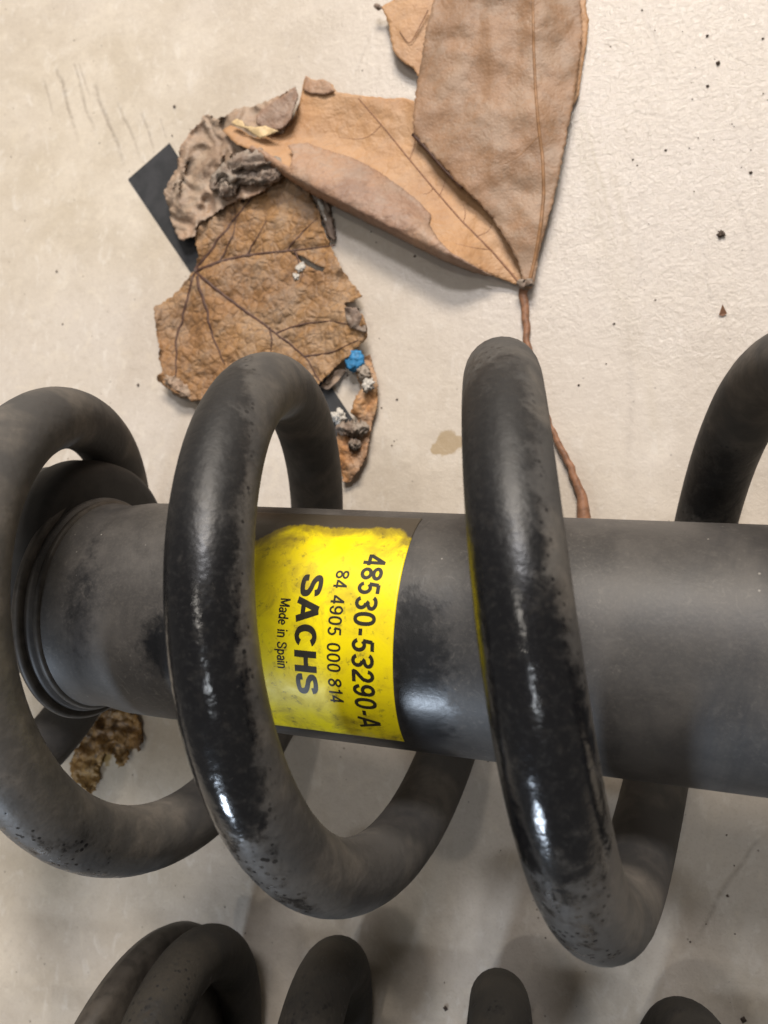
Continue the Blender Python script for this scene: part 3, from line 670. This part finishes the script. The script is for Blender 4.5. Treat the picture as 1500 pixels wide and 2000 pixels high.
sheet('leaf_blade', [(625, 755), (642, 736), (664, 718), (676, 724), (660, 744), (640, 762)], lambda x, y: 2.2+1.5*fbm(x, y, 7, 14), M_leafB, scrap, 3.5, 2, 22)

FG = {'fluff_tuft': 'white fluff specks on the leaves'}
def crumb(name, px, py, r, mat, label, cat, seed, z=0., sq=.6, group=None, kind=None, n=14, amp=.6, parent=None):
    c = at(px, py, z+r*sq); vs = []; fs = []
    for i in range(n+1):
        th = math.pi*i/n
        for j in range(n*2):
            ph = math.pi*j/n; d = Vector((math.sin(th)*math.cos(ph), math.sin(th)*math.sin(ph), math.cos(th)))
            rr = r*(1+amp*noise.noise(d*1.6+Vector((seed, 0, 0)))+amp*.6*noise.noise(d*4+Vector((seed, 5, 0)))); vs.append(c+Vector((d.x*rr, d.y*rr, d.z*rr*sq)))
    m = n*2
    for i in range(n):
        for j in range(m):
            a = i*m+j; b = i*m+(j+1) % m; fs.append((a, a+m, b+m, b))
    return mesh(name, vs, fs, mat, parent, label=label, cat=cat, group=FG.get(name))
crumb('paint_flake', 692, 704, 3.2, M_blue, 'small bright blue lumpy flake at the edge of the torn brown leaf', 'flake', 3, z=3.2, sq=.4, n=24, amp=.28)
crumb('fluff_tuft', 661, 814, 2.0, M_white, 'tiny white tuft on the end of the black strip', 'fluff', 8, z=1., amp=.9)
crumb('fluff_tuft', 720, 752, 1.5, M_white, 'tiny white speck of fluff on the orange leaf scrap', 'fluff', 18, z=4.4, amp=1.2, sq=.4)
crumb('fluff_tuft', 586, 521, 1.3, M_white, 'white flake stuck on the torn brown leaf beside its slit', 'fluff', 28, z=hA(586, 521), amp=.8, sq=.2)
crumb('fluff_tuft', 578, 540, 1.0, M_white, 'smaller white crumb just below the white flake on the brown leaf', 'fluff', 38, z=hA(578, 540), amp=.8, sq=.35)
wad('leaf_sliver', [(621, 388), (629, 408), (637, 432)], 2.6, .8, M_white, None, 61, .4, 'pale thin sliver standing at the right edge of the torn leaf', 'sliver', nu=20, nv=12)
sheet_scrap = mesh('leaf_scrap', [at(1404, 615, .2), at(1411, 594, 1.6), at(1420, 612, .3), at(1412, 618, .2)], [(0, 1, 2), (0, 2, 3)], M_stalk, smooth=False, label='tiny reddish triangular leaf chip on the floor near the right edge', cat='leaf scrap'); solid(sheet_scrap, .2)
crumb('grit_lump', 1409, 457, .8, M_grit, 'largest dark brown crumb on the floor at upper right', 'crumb', 77, amp=1.)

# dried dirt seen through the first coil
def hM(x, y): return .5+3.4*max(0, .35+fbm(x, y, 4., 26, 4))
sheet('dirt_patch', [(135, 1490), (150, 1460), (175, 1425), (205, 1385), (240, 1384), (268, 1395), (278, 1420), (280, 1450), (268, 1470), (255, 1455), (248, 1490), (232, 1500), (222, 1478), (205, 1470), (196, 1500), (190, 1530), (180, 1552), (160, 1540), (140, 1518)], hM, M_moss, None, 4.5, 6, 33)
d_ = bpy.data.objects['dirt_patch']; d_['label'] = 'yellow-brown flaky dirt patch on the floor seen through the leftmost coil'; d_['category'] = 'dirt patch'

# loose grit, nobody could count it
def grit():
    vs = []; fs = []
    rd = random.Random(4)
    spots = [(340, 208, .75), (336, 265, .45), (110, 530, .55), (122, 633, .45), (1200, 632, .5), (270, 752, .6), (1130, 752, .4), (980, 43, .6), (1403, 123, .75), (1382, 70, .5), (1382, 168, .5), (1300, 293, .5), (1467, 337, .6), (1236, 312, .4), (702, 2100, .4), (870, 1970, .7), (1452, 1992, .8), (1420, 1750, .5), (810, 500, .5), (775, 780, .5), (1254, 20, .5), (1490, 75, .5)]
    for _ in range(150): spots.append((rd.uniform(-50, 1550), rd.uniform(-50, 2050), rd.uniform(.12, .32)))
    for _ in range(30): spots.append((rd.gauss(1400, 90), rd.gauss(150, 150), rd.uniform(.10, .26)))
    for _ in range(60): spots.append((rd.gauss(640, 60), rd.gauss(720, 130), rd.uniform(.12, .35)))
    for (x, y, r) in spots:
        c = at(x, y, r*.4); b = len(vs); k = rd.random()*6
        for d in ((1, 0, 0), (-1, 0, 0), (0, 1, 0), (0, -1, 0), (0, 0, 1), (0, 0, -1)):
            v = Vector(d)*r*rd.uniform(.6, 1.2); v.rotate(Matrix.Rotation(k, 3, 'Z')); v.z *= .6; vs.append(c+v)
        for f in ((0, 2, 4), (2, 1, 4), (1, 3, 4), (3, 0, 4), (2, 0, 5), (1, 2, 5), (3, 1, 5), (0, 3, 5)): fs.append(tuple(b+i for i in f))
    mesh('grit', vs, fs, M_grit, kind='stuff', smooth=False, label='dark specks of grit scattered over the concrete floor', cat='grit')
grit()
